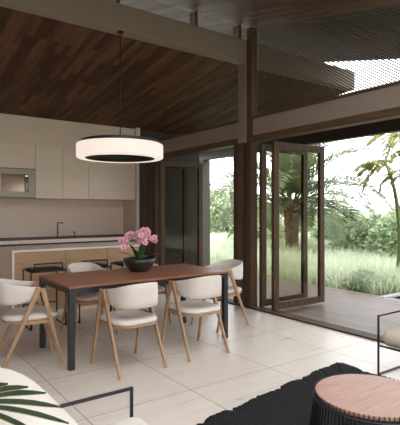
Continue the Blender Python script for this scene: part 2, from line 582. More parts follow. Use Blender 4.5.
# folding door leaves
def leaf(name, x0, x1, y0, y1, label):
    t = thing(name, label, 'door', (x0, y0, 0.02), math.atan2(y1 - y0, x1 - x0), kind='structure')
    w = math.hypot(x1 - x0, y1 - y0)
    st, d, h = 0.10, 0.055, 2.385
    b = B().box((0, -d / 2, 0), (st, d / 2, h)).box((w - st, -d / 2, 0), (w, d / 2, h))
    b.box((st, -d / 2, 0), (w - st, d / 2, 0.10)).box((st, -d / 2, h - 0.10), (w - st, d / 2, h))
    b.make('door_frame', M['frame'], t, bevel=0.004)
    B().box((st - 0.01, -0.006, 0.09), (w - st + 0.01, 0.006, h - 0.09)).make('pane', M['glass'], t)
    return t


leaf('door_1', 4.62, 5.68, 4.63, 4.60, 'folded glass door leaf with brown timber frame, standing nearest the viewer')
leaf('door_2', 4.64, 5.66, 4.90, 4.92, 'second folded glass door leaf close to the steel pillar')
leaf('door_3', 4.60, 5.62, 7.69, 7.69, 'folded dark glass door leaf nearer the dining table')
leaf('door_4', 4.62, 5.42, 7.95, 7.95, 'folded dark glass door leaf close to the kitchen')

# ------------------------------------------------------------------ kitchen
YF = 8.45
names = {2.44: 'plain cream wall cabinet directly beside the built-in microwave',
         2.945: 'cream wall cabinet, second along from the microwave',
         3.45: 'cream wall cabinet, third along from the microwave, behind the round pendant lamp',
         3.95: 'cream wall cabinet at the end of the row beside the white end panel'}
for x in (2.44, 2.945, 3.45, 3.95):
    w = 0.505
    t = thing('wall_cabinet', names[x], 'cabinet', (x, YF, 1.65), group='wall cabinets over the counter')
    B().box((0.002, 0.022, 0), (w - 0.002, 0.545, 0.968)).make('carcass', M['cab'], t)
    B().box((0.0025, 0, 0.0), (w - 0.0025, 0.02, 0.966)).make('door', M['cab'], t, bevel=0.002)
t = thing('wall_cabinet', 'short cream cabinet directly above the built-in microwave', 'cabinet', (1.80, YF, 2.18), group='wall cabinets over the counter')
B().box((0.002, 0.022, 0), (0.636, 0.545, 0.438)).make('carcass', M['cab'], t)
B().box((0.0025, 0, 0.0), (0.6365, 0.02, 0.436)).make('door', M['cab'], t, bevel=0.002)

t = thing('microwave', 'built-in stainless steel microwave with black control strip among the wall cabinets', 'microwave', (1.80, YF - 0.012, 1.665))
W, H = 0.636, 0.505
b = B().box((0, 0.02, 0), (W, 0.5, H))
b.make('casing', M['stain'], t)
b = B().box((0, 0, 0), (W, 0.02, 0.10)).box((0, 0, H - 0.10), (W, 0.02, H)).box((0, 0, 0.10), (0.05, 0.02, H - 0.10)).box((W - 0.12, 0, 0.10), (W, 0.02, H - 0.10))
b.make('front_frame', M['stain'], t, bevel=0.003)
B().box((0.05, 0.006, 0.10), (W - 0.19, 0.022, H - 0.10)).make('door', M['ovenglass'], t)
b = B().box((W - 0.19, 0.0, 0.09), (W - 0.12, 0.02, H - 0.10))
cp = b.make('control_panel', M['ctrl'], t)
B().box((W - 0.18, -0.002, H - 0.135), (W - 0.13, 0.0, H - 0.115)).make('display', M['led'], cp)
B().box((W - 0.172, -0.003, 0.15), (W - 0.138, 0.0, 0.26)).make('keypad', M['stain'], cp)

# base cabinets behind the island, worktop on them
for k in range(6):
    x = 0.93 + k * 0.588
    t = thing('base_cabinet', 'cream base cabinet under the dark worktop, mostly hidden by the island', 'cabinet', (x, 8.43, 0), group='base cabinets along the back wall')
    B().box((0.002, 0.022, 0.08), (0.584, 0.565, 0.835)).make('carcass', M['cab'], t)
    B().box((0.03, 0.06, 0.0), (0.556, 0.5, 0.08)).make('plinth', M['dark'], t)
    dr = B().box((0.003, 0, 0.085), (0.583, 0.02, 0.80)).make('door', M['cab'], t, bevel=0.002)
    B().box((0.003, 0.004, 0.803), (0.583, 0.02, 0.832)).make('edge_shade_strip', M['dark'], dr)  # dark strip standing in for the shade below the worktop edge
t = thing('kitchen_worktop', 'long dark worktop with a white front edge along the splashback', 'worktop', (0.92, 8.40, 0.836))
B().box((0, 0.018, 0), (3.535, 0.598, 0.064)).make('worktop_slab', M['worktop'], t)
B().box((0, 0, 0), (3.535, 0.018, 0.062)).make('front_edge', M['whitetop'], t)
B().box((0, 0.582, 0.064), (3.535, 0.598, 0.085)).make('upstand', M['worktop'], t)
# faucet
t = thing('faucet', 'thin square chrome faucet rising from the dark worktop', 'faucet', (2.96, 8.80, 0.9006))
B().lathe([(0.0, 0), (0.026, 0), (0.026, 0.012), (0.0, 0.012)], 20).make('base', M['chrome'], t, smooth=True)
B().bar((0, 0, 0), (0, 0, 0.30), 0.024, 0.024).bar((-0.012, 0, 0.29), (0.11, -0.02, 0.29), 0.022, 0.022, side=(0, 1, 0)).make('spout', M['chrome'], t, bevel=0.003)
B().bar((0.012, 0, 0.10), (0.06, 0, 0.12), 0.012, 0.010, side=(0, 1, 0)).make('lever', M['chrome'], t)
t = thing('soap_dispenser', 'small chrome soap pump on the worktop beside the faucet', 'dispenser', (3.30, 8.80, 0.9006))
B().lathe([(0.0, 0), (0.018, 0), (0.018, 0.015), (0.010, 0.02), (0.010, 0.10), (0.0, 0.10)], 16).make('body', M['chrome'], t, smooth=True)
B().bar((0.0, 0, 0.105), (-0.06, -0.01, 0.105), 0.012, 0.012, side=(0, 1, 0)).make('nozzle', M['chrome'], t)

# island
IX0, IX1, IY0, IY1 = 1.52, 3.47, 6.30, 7.10
t = thing('kitchen_island', 'kitchen island with white waterfall top and pale oak front panels', 'island', ((IX0 + IX1) / 2, (IY0 + IY1) / 2, 0))
hx, hy = (IX1 - IX0) / 2, (IY1 - IY0) / 2
B().box((-hx, -hy, 0.872), (hx, hy, 0.90)).make('worktop', M['whitetop'], t, bevel=0.002)
for s in (-1, 1):
    B().box((s * hx, -hy, 0), (s * (hx - 0.026), hy, 0.872)).make('side_panel', M['whitetop'], t)
B().box((-hx + 0.027, -hy + 0.035, 0), (hx - 0.027, hy - 0.02, 0.871)).make('body', M['cab'], t)
xs = (-hx + 0.028, -0.258, 0.372, hx - 0.028)
for a, c in zip(xs, xs[1:]):
    B().box((a + 0.0025, -hy + 0.012, 0.05), (c - 0.0025, -hy + 0.034, 0.868)).make('front_panel', M['oak_panel'], t, bevel=0.001)


# ------------------------------------------------------------------ counter stools
def make_stool(label, loc, group):
    t = thing('counter_stool', label, 'stool', loc, group=group)
    r = 0.0085
    x, y, z = 0.21, 0.17, 0.69
    for s in (-1, 1):
        B().tube([(s * x, -y, z), (s * x, -y, r), (s * x, y, r), (s * x, y, z)], r, 8).make('leg', M['black'], t, smooth=True)
    b = B().tube([(-x, -y, z), (x, -y, z), (x, y, z), (-x, y, z), (-x, -y, z)], r, 8)
    b.make('seat_frame', M['black'], t, smooth=True)
    B().tube([(-x, y, 0.25), (x, y, 0.25)], r, 8).make('footrest', M['black'], t, smooth=True)
    rings = []
    for k, (sx, dz) in enumerate(((0.96, 0.0), (1.0, 0.008), (0.99, 0.022), (0.9, 0.028))):
        rings.append([(0.195 * sx * px, 0.155 * sx * py, z - 0.003 + dz) for px, py in rr_outline(0.2, 6)])
    B().loft(rings).make('seat', M['blackseat'], t, smooth=False)
    bk = B().tube([(-0.172, -0.158, z), (-0.172, -0.165, z + 0.092), (0.172, -0.165, z + 0.092), (0.172, -0.158, z)], 0.0075, 8).make('backrest', M['black'], t, smooth=True)
    m = B()
    for q in range(1, 24):
        xx = -0.172 + 0.344 * q / 24
        m.tube([(xx, -0.16, z + 0.01), (xx, -0.165, z + 0.092)], 0.0011, 4)
    for q in range(1, 5):
        m.tube([(-0.172, -0.163, z + 0.09 * q / 5), (0.172, -0.163, z + 0.09 * q / 5)], 0.0011, 4)
    m.make('backrest_mesh', M['black'], bk)
    return t


def rr_outline(rad, n):
    """Rounded square outline, half size 1."""
    out = []
    for cx, cy, a0 in ((1 - rad, 1 - rad, 0), (-1 + rad, 1 - rad, 90), (-1 + rad, -1 + rad, 180), (1 - rad, -1 + rad, 270)):
        for k in range(n + 1):
            a = math.radians(a0 + 90 * k / n)
            out.append((cx + rad * math.cos(a), cy + rad * math.sin(a)))
    return out


SG = 'counter stools along the island'
st = make_stool('black wire counter stool at the microwave end of the island', (1.765, 5.73, 0), SG)
dup(st, (2.36, 5.73, 0), 0, 'black wire counter stool behind the far white chair, middle one of the island', SG)
dup(st, (2.95, 5.73, 0), 0, 'black wire counter stool behind the orchid bowl', SG)

# ------------------------------------------------------------------ dining table
TX0, TX1, TY0, TY1 = 1.43, 3.26, 3.95, 4.85
t = thing('dining_table', 'long dining table with red walnut top on black square steel legs', 'table', ((TX0 + TX1) / 2, (TY0 + TY1) / 2, 0))
hx, hy = (TX1 - TX0) / 2, (TY1 - TY0) / 2
B().box((-hx, -hy, 0.728), (hx, hy, 0.75)).make('table_top', M['walnut'], t, bevel=0.003)
b = B()
for s in (-1, 1):
    b.box((-hx + 0.01, s * (hy - 0.008), 0.678), (hx - 0.01, s * (hy - 0.04), 0.728))
    b.box((s * (hx - 0.008), -hy + 0.01, 0.678), (s * (hx - 0.04), hy - 0.01, 0.728))
b.make('apron', M['black'], t)
for sx in (-1, 1):
    for sy in (-1, 1):
        B().box((sx * (hx - 0.006), sy * (hy - 0.006), 0), (sx * (hx - 0.06), sy * (hy - 0.06), 0.727)).make('leg', M['black'], t, bevel=0.004)


# ------------------------------------------------------------------ dining chairs
def make_chair(label, loc, rz, group):
    t = thing('dining_chair', label, 'chair', loc, rz, group)
    ap_y, ap_z = 0.075, 0.715
    for s in (-1, 1):
        # front and rear leg of each side meet at the arm in an inverted V
        B().bar((s * 0.235, 0.265, 0), (s * 0.226, ap_y + 0.014, ap_z), 0.020, 0.024, 0.026, 0.046).make('leg', M['oak'], t, bevel=0.004)
        B().bar((s * 0.235, -0.262, 0), (s * 0.226, ap_y - 0.016, ap_z), 0.020, 0.024, 0.026, 0.046).make('leg', M['oak'], t, bevel=0.004)
    # rails under the seat
    b = B()
    for s in (-1, 1):
        b.bar((s * 0.214, 0.195, 0.402), (s * 0.214, -0.085, 0.402), 0.020, 0.026)
    b.bar((-0.214, 0.16, 0.395), (0.214, 0.16, 0.395), 0.022, 0.024, side=(0, 1, 0))
    b.bar((-0.214, -0.07, 0.395), (0.214, -0.07, 0.395), 0.022, 0.024, side=(0, 1, 0))
    b.make('seat_frame', M['oak'], t, bevel=0.003)
    # thin shell and pad of the seat
    def ringz(k, z):
        return [(0.211 * k * px, 0.005 + 0.240 * k * py, z) for px, py in rr_outline(0.55, 8)]
    B().loft([ringz(0.95, 0.402), ringz(0.99, 0.408), ringz(0.99, 0.424)]).make('seat_shell', M['oak'], t, smooth=False)
    B().loft([ringz(0.95, 0.424), ringz(1.01, 0.434), ringz(1.02, 0.450), ringz(0.97, 0.466), ringz(0.85, 0.474), ringz(0.5, 0.476)]).make('seat', M['fabric'], t, smooth=True)
    # wrap-around back band
    n = 28
    rings = []
    for i in range(n + 1):
        s = -1 + 2 * i / n
        th = s * PI / 2 * 1.0
        # superellipse plan from one arm round the back to the other
        cs, sn = math.cos(th), math.sin(th)
        e = 0.62
        x = 0.203 * math.copysign(abs(sn) ** e, sn)
        k = abs(cs) ** e
        endt = max(0.0, 1 - k * 1.7)
        topz = 0.712 + 0.076 * k ** 1.4
        botz = 0.580 + 0.022 * endt
        ytop = 0.075 - 0.36 * k
        ybot = 0.0 - 0.265 * k
        nx, ny = (x / 0.203) * 1.0, -k
        L = math.hypot(nx, ny) or 1
        nx, ny = nx / L, ny / L
        th_ = 0.014
        prof = []
        m = 5
        for q in range(m + 1):
            f = q / m
            zz = botz + (topz - botz) * f
            yy = ybot + (ytop - ybot) * f
            w = th_ * (0.45 + 0.55 * math.sin(PI * min(1, max(0, 0.12 + 0.76 * f)))) 
            prof.append((f, zz, yy, w))
        outer = [(x + nx * w, yy + ny * w, zz) for f, zz, yy, w in prof]
        inner = [(x - nx * w, yy - ny * w, zz) for f, zz, yy, w in prof]
        topc = [(x, prof[-1][2], prof[-1][1] + 0.008)]
        botc = [(x, prof[0][2], prof[0][1] - 0.006)]
        rings.append(outer + topc + inner[::-1] + botc)
    B().loft(rings).make('backrest', M['fabric'], t, smooth=True)
    return t


CG = 'oak and white chairs around the dining table'
ch = make_chair('white upholstered oak chair, back to viewer, on the long table side nearer the microwave end', (1.925, 3.775, 0), 0.06, CG)
dup(ch, (2.68, 3.80, 0), 0.0, 'white upholstered oak chair, back to viewer, on the long table side nearer the garden doors', CG)
dup(ch, (1.225, 4.47, 0), -PI / 2 - 0.12, 'white oak chair at the table head in front of the pale island end', CG)
dup(ch, (2.07, 5.07, 0), PI, 'white oak chair across the table in front of the middle counter stool', CG)
dup(ch, (2.80, 5.07, 0), PI, 'white oak chair across the table behind the orchid bowl', CG)
dup(ch, (3.53, 4.45, 0), PI / 2 + 0.08, 'white oak chair at the table head beside the garden doors', CG)

# ------------------------------------------------------------------ orchid bowl
def petal_bm(b, c, ax, u, v, ln, wd):
    """One rounded petal from centre c along u, width along v, slightly cupped along ax."""
    pts = []
    for f, w in ((0.05, 0.12), (0.35, 0.8), (0.65, 1.0), (0.9, 0.62), (1.0, 0.15)):
        pts.append((f, w))
    left = [b.bm.verts.new(c + u * ln * f + v * wd * w / 2 + ax * 0.15 * ln * f * f) for f, w in pts]
    right = [b.bm.verts.new(c + u * ln * f - v * wd * w / 2 + ax * 0.15 * ln * f * f) for f, w in pts]
    for i in range(len(pts) - 1):
        b.bm.faces.new((left[i], left[i + 1], right[i + 1], right[i]))


def strap(b, base, d, ln, wd, droop, seg=8, fold=0.15, tipw=0.1):
    """A strap leaf arching from base towards d (unit, horizontal + vertical)."""
    d = Vector(d).normalized()
    hor = Vector((d.x, d.y, 0))
    if hor.length < 1e-4:
        hor = Vector((1, 0, 0))
    hor.normalize()
    side = Vector((-hor.y, hor.x, 0))
    p = Vector(base)
    rows = []
    cur = d.copy()
    for i in range(seg + 1):
        f = i / seg
        w = wd * (tipw + (1 - tipw) * math.sin(PI * min(0.96, 0.16 + 0.8 * f)) ** 0.8)
        up = side.cross(cur).normalized()
        if up.z < 0:
            up = -up
        rows.append((p + side * w / 2 + up * w * fold, p.copy(), p - side * w / 2 + up * w * fold))
        cur = (cur + Vector((0, 0, -droop / seg))).normalized()
        p = p + cur * ln / seg
    vs = [[b.bm.verts.new(q) for q in r] for r in rows]
    for a, c in zip(vs, vs[1:]):
        for i in range(2):
            b.bm.faces.new((a[i], a[i + 1], c[i + 1], c[i]))


OC = (2.44, 4.52, 0.75)
t = thing('potted_orchid', 'pink flowering orchid in a dark ceramic bowl on the dining table', 'plant', OC)
prof = [(0.0, 0.0), (0.085, 0.0), (0.10, 0.008), (0.145, 0.055), (0.172, 0.105), (0.182, 0.145), (0.174, 0.145), (0.163, 0.107), (0.12, 0.05), (0.0, 0.03)]
pot = B().lathe(prof, 40).make('bowl', M['pot'], t, smooth=True)
B().lathe([(0.0, 0.122), (0.08, 0.126), (0.165, 0.115)], 28).make('soil', M['soil'], pot, smooth=True)
for k, (az, el, ln, w) in enumerate(((160, 48, 0.24, 0.06), (190, 72, 0.22, 0.06), (20, 35, 0.18, 0.055), (330, 45, 0.20, 0.055), (255, 74, 0.22, 0.062), (75, 55, 0.18, 0.05), (305, 40, 0.18, 0.055))):
    b = B()
    a = math.radians(az)
    strap(b, (0.03 * math.cos(a), 0.03 * math.sin(a), 0.12), (math.cos(a), math.sin(a), math.tan(math.radians(el))), ln, w, 0.9, 8, 0.12, 0.25)
    b.make('leaf', M['orchleaf'], t, smooth=True)
R_ = Vector((0.81, -0.586, 0))
F_ = Vector((0.586, 0.81, 0))
def stem_curve(pts, n=14):
    out = []
    for i in range(n + 1):
        f = i / n
        q = [Vector(p) for p in pts]
        while len(q) > 1:
            q = [q[j].lerp(q[j + 1], f) for j in range(len(q) - 1)]
        out.append(q[0])
    return out
rnd.seed(11)
for (r0, f0, tip, apex) in ((-0.06, 0.0, (-0.20, -0.03), 0.42), (0.04, 0.03, (0.15, 0.05), 0.47), (0.0, -0.02, (0.04, -0.08), 0.46)):
    base = R_ * r0 + F_ * f0 + Vector((0, 0, 0.12))
    pts = stem_curve([base, base + Vector((0, 0, apex * 0.75)), base * 0.5 + Vector((0, 0, apex * 1.02)) + R_ * tip[0] * 0.3, R_ * tip[0] * 0.75 + F_ * tip[1] + Vector((0, 0, apex * 0.88)), R_ * tip[0] + F_ * tip[1] + Vector((0, 0, apex * 0.74))], 16)
    stm = B().tube(pts, 0.0035, 6).make('flower_stem', M['stem'], t, smooth=True)
    for k in range(7, 17):
        p = pts[k] + R_ * rnd.uniform(-0.03, 0.03) + F_ * rnd.uniform(-0.05, 0.05) + Vector((0, 0, rnd.uniform(-0.045, 0.015)))
        ax = (-F_ + R_ * rnd.uniform(-0.7, 0.7) + Vector((0, 0, rnd.uniform(-0.2, 0.3)))).normalized()
        u = ax.cross(Vector((0, 0, 1))).normalized()
        v = u.cross(ax).normalized()
        rot = rnd.uniform(-0.3, 0.3)
        b = B()
        for q, (ang, ln, w) in enumerate(((90, 0.036, 0.026), (10, 0.040, 0.042), (170, 0.040, 0.042), (-50, 0.036, 0.026), (230, 0.036, 0.026))):
            a = math.radians(ang) + rot
            uu = u * math.cos(a) + v * math.sin(a)
            petal_bm(b, p, ax, uu, ax.cross(uu).normalized(), ln, w)
        fl = b.make('flower', M['petal'], t, smooth=True)
        b = B()
        petal_bm(b, p + ax * 0.003, ax * 2.5, -v, u, 0.016, 0.014)
        petal_bm(b, p + ax * 0.003, ax * 2.5, v, u, 0.008, 0.012)
        b.make('lip', M['lip'], fl, smooth=True)

# ------------------------------------------------------------------ pendant lamp
LC = (2.492, 5.11)
t = thing('pendant_lamp', 'large round white drum pendant lamp hanging from the steel beam', 'lamp', (LC[0], LC[1], 2.06))
RO, RI, HH = 0.525, 0.42, 0.176
B().lathe([(RI, 0.004), (RI + 0.01, 0.0), (RO - 0.02, 0.0), (RO - 0.006, 0.006), (RO, 0.02), (RO, HH - 0.02), (RO - 0.006, HH - 0.006), (RO - 0.02, HH), (RI + 0.02, HH)], 96).make('lamp_shade', M['shade'], t, smooth=True)
B().lathe([(RI, 0.0035), (RI - 0.004, 0.004), (RI - 0.004, HH), (RI + 0.02, HH)], 96).make('inner_ring', M['lampblack'], t, smooth=True)
B().lathe([(0.0, HH - 0.01), (RI - 0.004, HH - 0.01), (0.455, HH + 0.001), (0.47, HH + 0.01), (0.47, HH + 0.038), (0.45, HH + 0.045), (0.0, HH + 0.05)], 96).make('top_plate', M['lampblack'], t, smooth=False)
B().lathe([(0.0, HH + 0.05), (0.022, HH + 0.05), (0.022, HH + 0.085), (0.008, HH + 0.10), (0.0, HH + 0.10)], 16).make('cable_gripper', M['lampblack'], t, smooth=True)
B().tube([(0, 0, HH + 0.09), (0, 0, 1.555)], 0.006, 8).make('cord', M['lampblack'], t, smooth=True)
B().box((-0.03, -0.035, 1.535), (0.03, 0.035, 1.5595)).make('ceiling_bracket', M['lampblack'], t)

# ------------------------------------------------------------------ lounge armchairs
def cushion(b, x0, x1, y0, y1, z0, z1, r):
    b.box((x0, y0, z0), (x1, y1, z1))


def make_lounge(label, loc, rz, mat, group):
    """Faces +X in its own axes; front posts at x=0, side loops at y=0 and y=-0.75."""
    t = thing('lounge_armchair', label, 'armchair', loc, rz, group)
    L, Wd, h = 0.76, 0.75, 0.52
    s = 0.015
    for y in (0.0, -Wd):
        b = B()
        b.box((-s, y - s / 2, 0), (0, y + s / 2, h))
        b.box((-L, y - s / 2, 0), (-L + s, y + s / 2, h))
        b.box((-L + s, y - s / 2, h - s), (-s, y + s / 2, h))
        b.box((-L + s, y - s / 2, 0), (-s, y + s / 2, s))
        b.make('side_frame', M['black'], t, bevel=0.002)
    b = B()
    b.box((-s, -Wd + s / 2, 0.25), (0, -s / 2, 0.25 + s))
    b.make('seat_rail', M['black'], t)
    B().box((-L, -Wd + s / 2, 0.25), (-L + s, -s / 2, 0.25 + s)).make('seat_rail', M['black'], t)
    b = B().box((-0.72, -Wd + 0.03, 0.262), (0.02, -0.03, 0.405))
    b.make('seat_cushion', mat, t, smooth=True, bevel=0.065, seg=5)
    prof = [(-0.55, 0.41), (-0.47, 0.42), (-0.425, 0.46), (-0.415, 0.52), (-0.44, 0.595), (-0.50, 0.675), (-0.57, 0.74), (-0.65, 0.78), (-0.73, 0.795), (-0.80, 0.78), (-0.84, 0.73), (-0.84, 0.65), (-0.80, 0.54), (-0.74, 0.44)]
    cx = sum(p[0] for p in prof) / len(prof)
    cz = sum(p[1] for p in prof) / len(prof)
    rings = []
    for y, k in ((-Wd + 0.025, 0.62), (-Wd + 0.03, 0.82), (-Wd + 0.06, 0.96), (-Wd + 0.11, 1.0), (-0.11, 1.0), (-0.06, 0.96), (-0.03, 0.82), (-0.025, 0.62)):
        rings.append([(cx + (p[0] - cx) * k, y, cz + (p[1] - cz) * k + (0 if k == 1 else (1 - k) * -0.02)) for p in prof])
    B().loft(rings).make('back_cushion', mat, t, smooth=True, subsurf=1)
    return t


LG = 'black framed lounge armchairs'
make_lounge('white cushioned lounge armchair with black arm frame behind the fan palm leaves', (1.095, 2.10, 0), 0.0, M['fabric'], LG)
lc = make_lounge('beige cushioned lounge armchair with black frame between the coffee table and deck', (3.565, 1.55, 0), PI, M['linen'], LG)

# ------------------------------------------------------------------ coffee table
t = thing('coffee_table', 'round coffee table with a brown wooden top and black wire drum base on the rug', 'table', (2.225, 1.475, 0.024))
CT = 0.40
B().lathe([(0.0, CT - 0.022), (0.292, CT - 0.022), (0.298, CT - 0.016), (0.298, CT - 0.004), (0.294, CT), (0.0, CT)], 72).make('table_top', M['walnut2'], t)
NR = 80
for k in range(NR):
    a = 2 * PI * k / NR
    ca, sa = math.cos(a), math.sin(a)
    r1, r0 = 0.301, 0.35
    B().tube([(r0 * ca, r0 * sa, 0.0), (r1 * ca, r1 * sa, CT - 0.006), (r1 * ca, r1 * sa, CT + 0.003)], [0.0032, 0.0032, 0.0036], 6).make('wire_rod', M['black'], t, smooth=True)
def ring(r, z, q=0.004):
    pts = [(r * math.cos(2 * PI * k / 64), r * math.sin(2 * PI * k / 64), z) for k in range(65)]
    return B().tube(pts, q, 6)
ring(0.35, 0.006).make('base_ring', M['black'], t, smooth=True)
ring(0.3055, CT - 0.03).make('rim_ring', M['black'], t, smooth=True)

# ------------------------------------------------------------------ rug
rnd.seed(5)
corners = [(3.53, 2.70), (3.545, 0.30), (1.20, 0.20), (1.20, 2.385)]
edge = []
for i in range(4):
    a, c = Vector(corners[i]), Vector(corners[(i + 1) % 4])
    L = (c - a).length
    nrm = Vector((c.y - a.y, a.x - c.x)).normalized()
    n = int(L / 0.022)
    for k in range(n):
        p = a.lerp(c, k / n)
        d = 0.012 * math.sin(k * 0.33 + i) + rnd.uniform(-0.006, 0.008)
        if k % 13 < 2:
            d -= 0.022
        edge.append(p - nrm * d * (1 if True else 0))
cen = Vector((2.37, 1.4))
b = B()
rings = []
for sc_, z in ((1.0, 0.001), (1.0, 0.014), (0.992, 0.022), (0.95, 0.0235), (0.7, 0.0235), (0.35, 0.0235)):
    rings.append([(cen.x + (p.x - cen.x) * sc_, cen.y + (p.y - cen.y) * sc_, z + (rnd.uniform(-0.002, 0.002) if 0.9 < sc_ < 1 else 0)) for p in edge])
rug = b.loft(rings).make('rug', M['rug'], smooth=True)
tag(rug, 'black shaggy rug with a ragged edge under the round coffee table', 'rug')

# ------------------------------------------------------------------ fan palm beside the armchair
t = thing('fan_palm', 'potted fan palm reaching its dark green finger leaves over the white armchair', 'plant', (-0.12, 1.10, 0))
PO = Vector((-0.12, 1.10, 0))
pt = B().lathe([(0.0, 0.0), (0.11, 0.0), (0.125, 0.02), (0.15, 0.30), (0.142, 0.30), (0.135, 0.27), (0.0, 0.26)], 32).make('pot', M['pot'], t, smooth=True)
B().lathe([(0.0, 0.272), (0.135, 0.268)], 24).make('soil', M['soil'], pt)
def fan_leaf(c, ex, ez, segs):
    """Fan leaf at c: blades given as (dx, dz) tips along ex, ez."""
    n = ex.cross(ez).normalized()
    b, e = B(), B()
    for dx, dz, df in segs:
        tip = ex * dx + ez * dz + n * df
        ln = tip.length
        d = tip.normalized()
        w = (ez - d * ez.dot(d))
        w = w.normalized() if w.length > 0.2 else (ex - d * ex.dot(d)).normalized()
        nn = d.cross(w)
        rows, rows2 = [], []
        for q in range(8):
            f = q / 7
            wd = 0.017 * (0.25 + 0.75 * min(1, f * 2.2)) * (1 if f < 0.8 else 1 - (f - 0.8) * 3.6)
            p = c + d * ln * f + Vector((0, 0, -0.004 * f * f + 0.012 * math.sin(PI * f)))
            rows.append([p + w * wd / 2, p + nn * wd * 0.14, p - w * wd * 0.34])
            rows2.append([p - w * wd * 0.34, p - w * wd / 2 - nn * wd * 0.04])
        for bb, rr in ((b, rows), (e, rows2)):
            vs = [[bb.bm.verts.new(x) for x in r] for r in rr]
            for a, cc in zip(vs, vs[1:]):
                for i in range(len(a) - 1):
                    bb.bm.faces.new((a[i], a[i + 1], cc[i + 1], cc[i]))
    return b, e
D0 = 1.25
def wpt(u, v, d):
    lat = (u - 200) / 457 * d
    return Vector((0.586 * d + 0.81 * lat, 0.81 * d - 0.586 * lat, 1.42 - (v - 211) / 457 * d))
k = D0 / 457
c0 = wpt(-40, 405, D0) - PO
segs = [(53 * k, 27 * k, 0.03), (70 * k, 21 * k, 0.01), (85 * k, 12 * k, -0.01), (100 * k, -4 * k, -0.02), (106 * k, -22 * k, -0.03), (80 * k, -34 * k, -0.02), (50 * k, -60 * k, 0.0), (25 * k, 45 * k, 0.05), (-5 * k, 70 * k, 0.06), (-40 * k, 60 * k, 0.06), (-50 * k, 10 * k, 0.04)]
crown = Vector((0.02, 0.02, 0.62))
def add_fan(c, ex, ez, segs):
    b, e = fan_leaf(c, ex, ez, segs)
    lf = b.make('fan_leaf', M['fan'], t, smooth=True)
    e.make('pale_leaf_edge', M['fanedge'], lf, smooth=True)
    B().tube(stem_curve([crown, crown.lerp(c, 0.5) + Vector((0, 0, 0.06)), c], 8), 0.005, 6).make('leaf_stalk', M['stem'], t, smooth=True)
add_fan(c0, R_, Vector((0, 0, 1)), segs)
rnd.seed(3)
for az, h, r in ((150, 0.95, 0.30), (215, 0.80, 0.32), (265, 0.72, 0.26)):
    a = math.radians(az)
    d = Vector((math.cos(a), math.sin(a), 0))
    c = crown + d * r + Vector((0, 0, h - 0.62))
    sg = [(0.26 * math.cos(math.radians(g)), 0.26 * math.sin(math.radians(g)), 0) for g in range(-110, 111, 22)]
    add_fan(c, (d + Vector((0, 0, -0.25))).normalized(), Vector((-d.y, d.x, 0)), sg)
B().tube([(0, 0, 0.26), (0.01, 0.0, 0.45), crown], [0.022, 0.018, 0.014], 10).make('stem', M['bark'], t, smooth=True)

# ------------------------------------------------------------------ garden
def leaf_cloud(b, blobs, n, size, rng):
    """Foliage: small bent leaves scattered through the given ellipsoids, denser near their skin."""
    vol = [x[3] * x[4] * x[5] for x in blobs]
    tot = sum(vol)
    for (cx, cy, cz, rx, ry, rz), vv in zip(blobs, vol):
        for _ in range(int(n * vv / tot)):
            th, ph = rng.uniform(0, 2 * PI), math.acos(rng.uniform(-1, 1))
            k = rng.uniform(0.35, 1.0) ** 0.5
            p = Vector((cx + rx * k * math.sin(ph) * math.cos(th), cy + ry * k * math.sin(ph) * math.sin(th), cz + rz * k * math.cos(ph)))
            if p.z < -0.1:
                continue
            s = size * rng.uniform(0.6, 1.3)
            d = Vector((rng.uniform(-1, 1), rng.uniform(-1, 1), rng.uniform(-0.8, 0.6))).normalized()
            sd = d.cross(Vector((rng.uniform(-1, 1), rng.uniform(-1, 1), 1))).normalized() * s * 0.28
            vs = [b.bm.verts.new(q) for q in (p, p + d * s * 0.5 + sd, p + d * s, p + d * s * 0.5 - sd)]
            b.bm.faces.new(vs)


def bush(name, label, loc, blobs, n, size, mat, cat='bush', group=None, trunk=None, seed=1):
    rng = random.Random(seed)
    t = thing(name, label, cat, loc, group=group)
    b = B()
    leaf_cloud(b, blobs, n, size, rng)
    b.make('foliage', mat, t)
    s = B()
    h = trunk or 0.5
    s.tube([(0, 0, -0.05), (0.03, 0.02, h * 0.5), (-0.02, 0.05, h)], [0.05 + 0.03 * h, 0.04 + 0.02 * h, 0.03], 8)
    bl = blobs[0]
    for q in range(5):
        x = blobs[q % len(blobs)]
        s.tube([(0, 0.02, h * (0.35 + 0.1 * q)), (x[0] * 0.5 + rng.uniform(-.1, .1), x[1] * 0.5, h * 0.6 + x[2] * 0.35), (x[0], x[1], x[2])], [0.035, 0.025, 0.01], 6)
    s.make('trunk', M['bark'], t, smooth=True)
    return t


def at(u, d):
    lat = (u - 200) / 457 * d
    return (0.586 * d + 0.81 * lat, 0.81 * d - 0.586 * lat, -0.16)


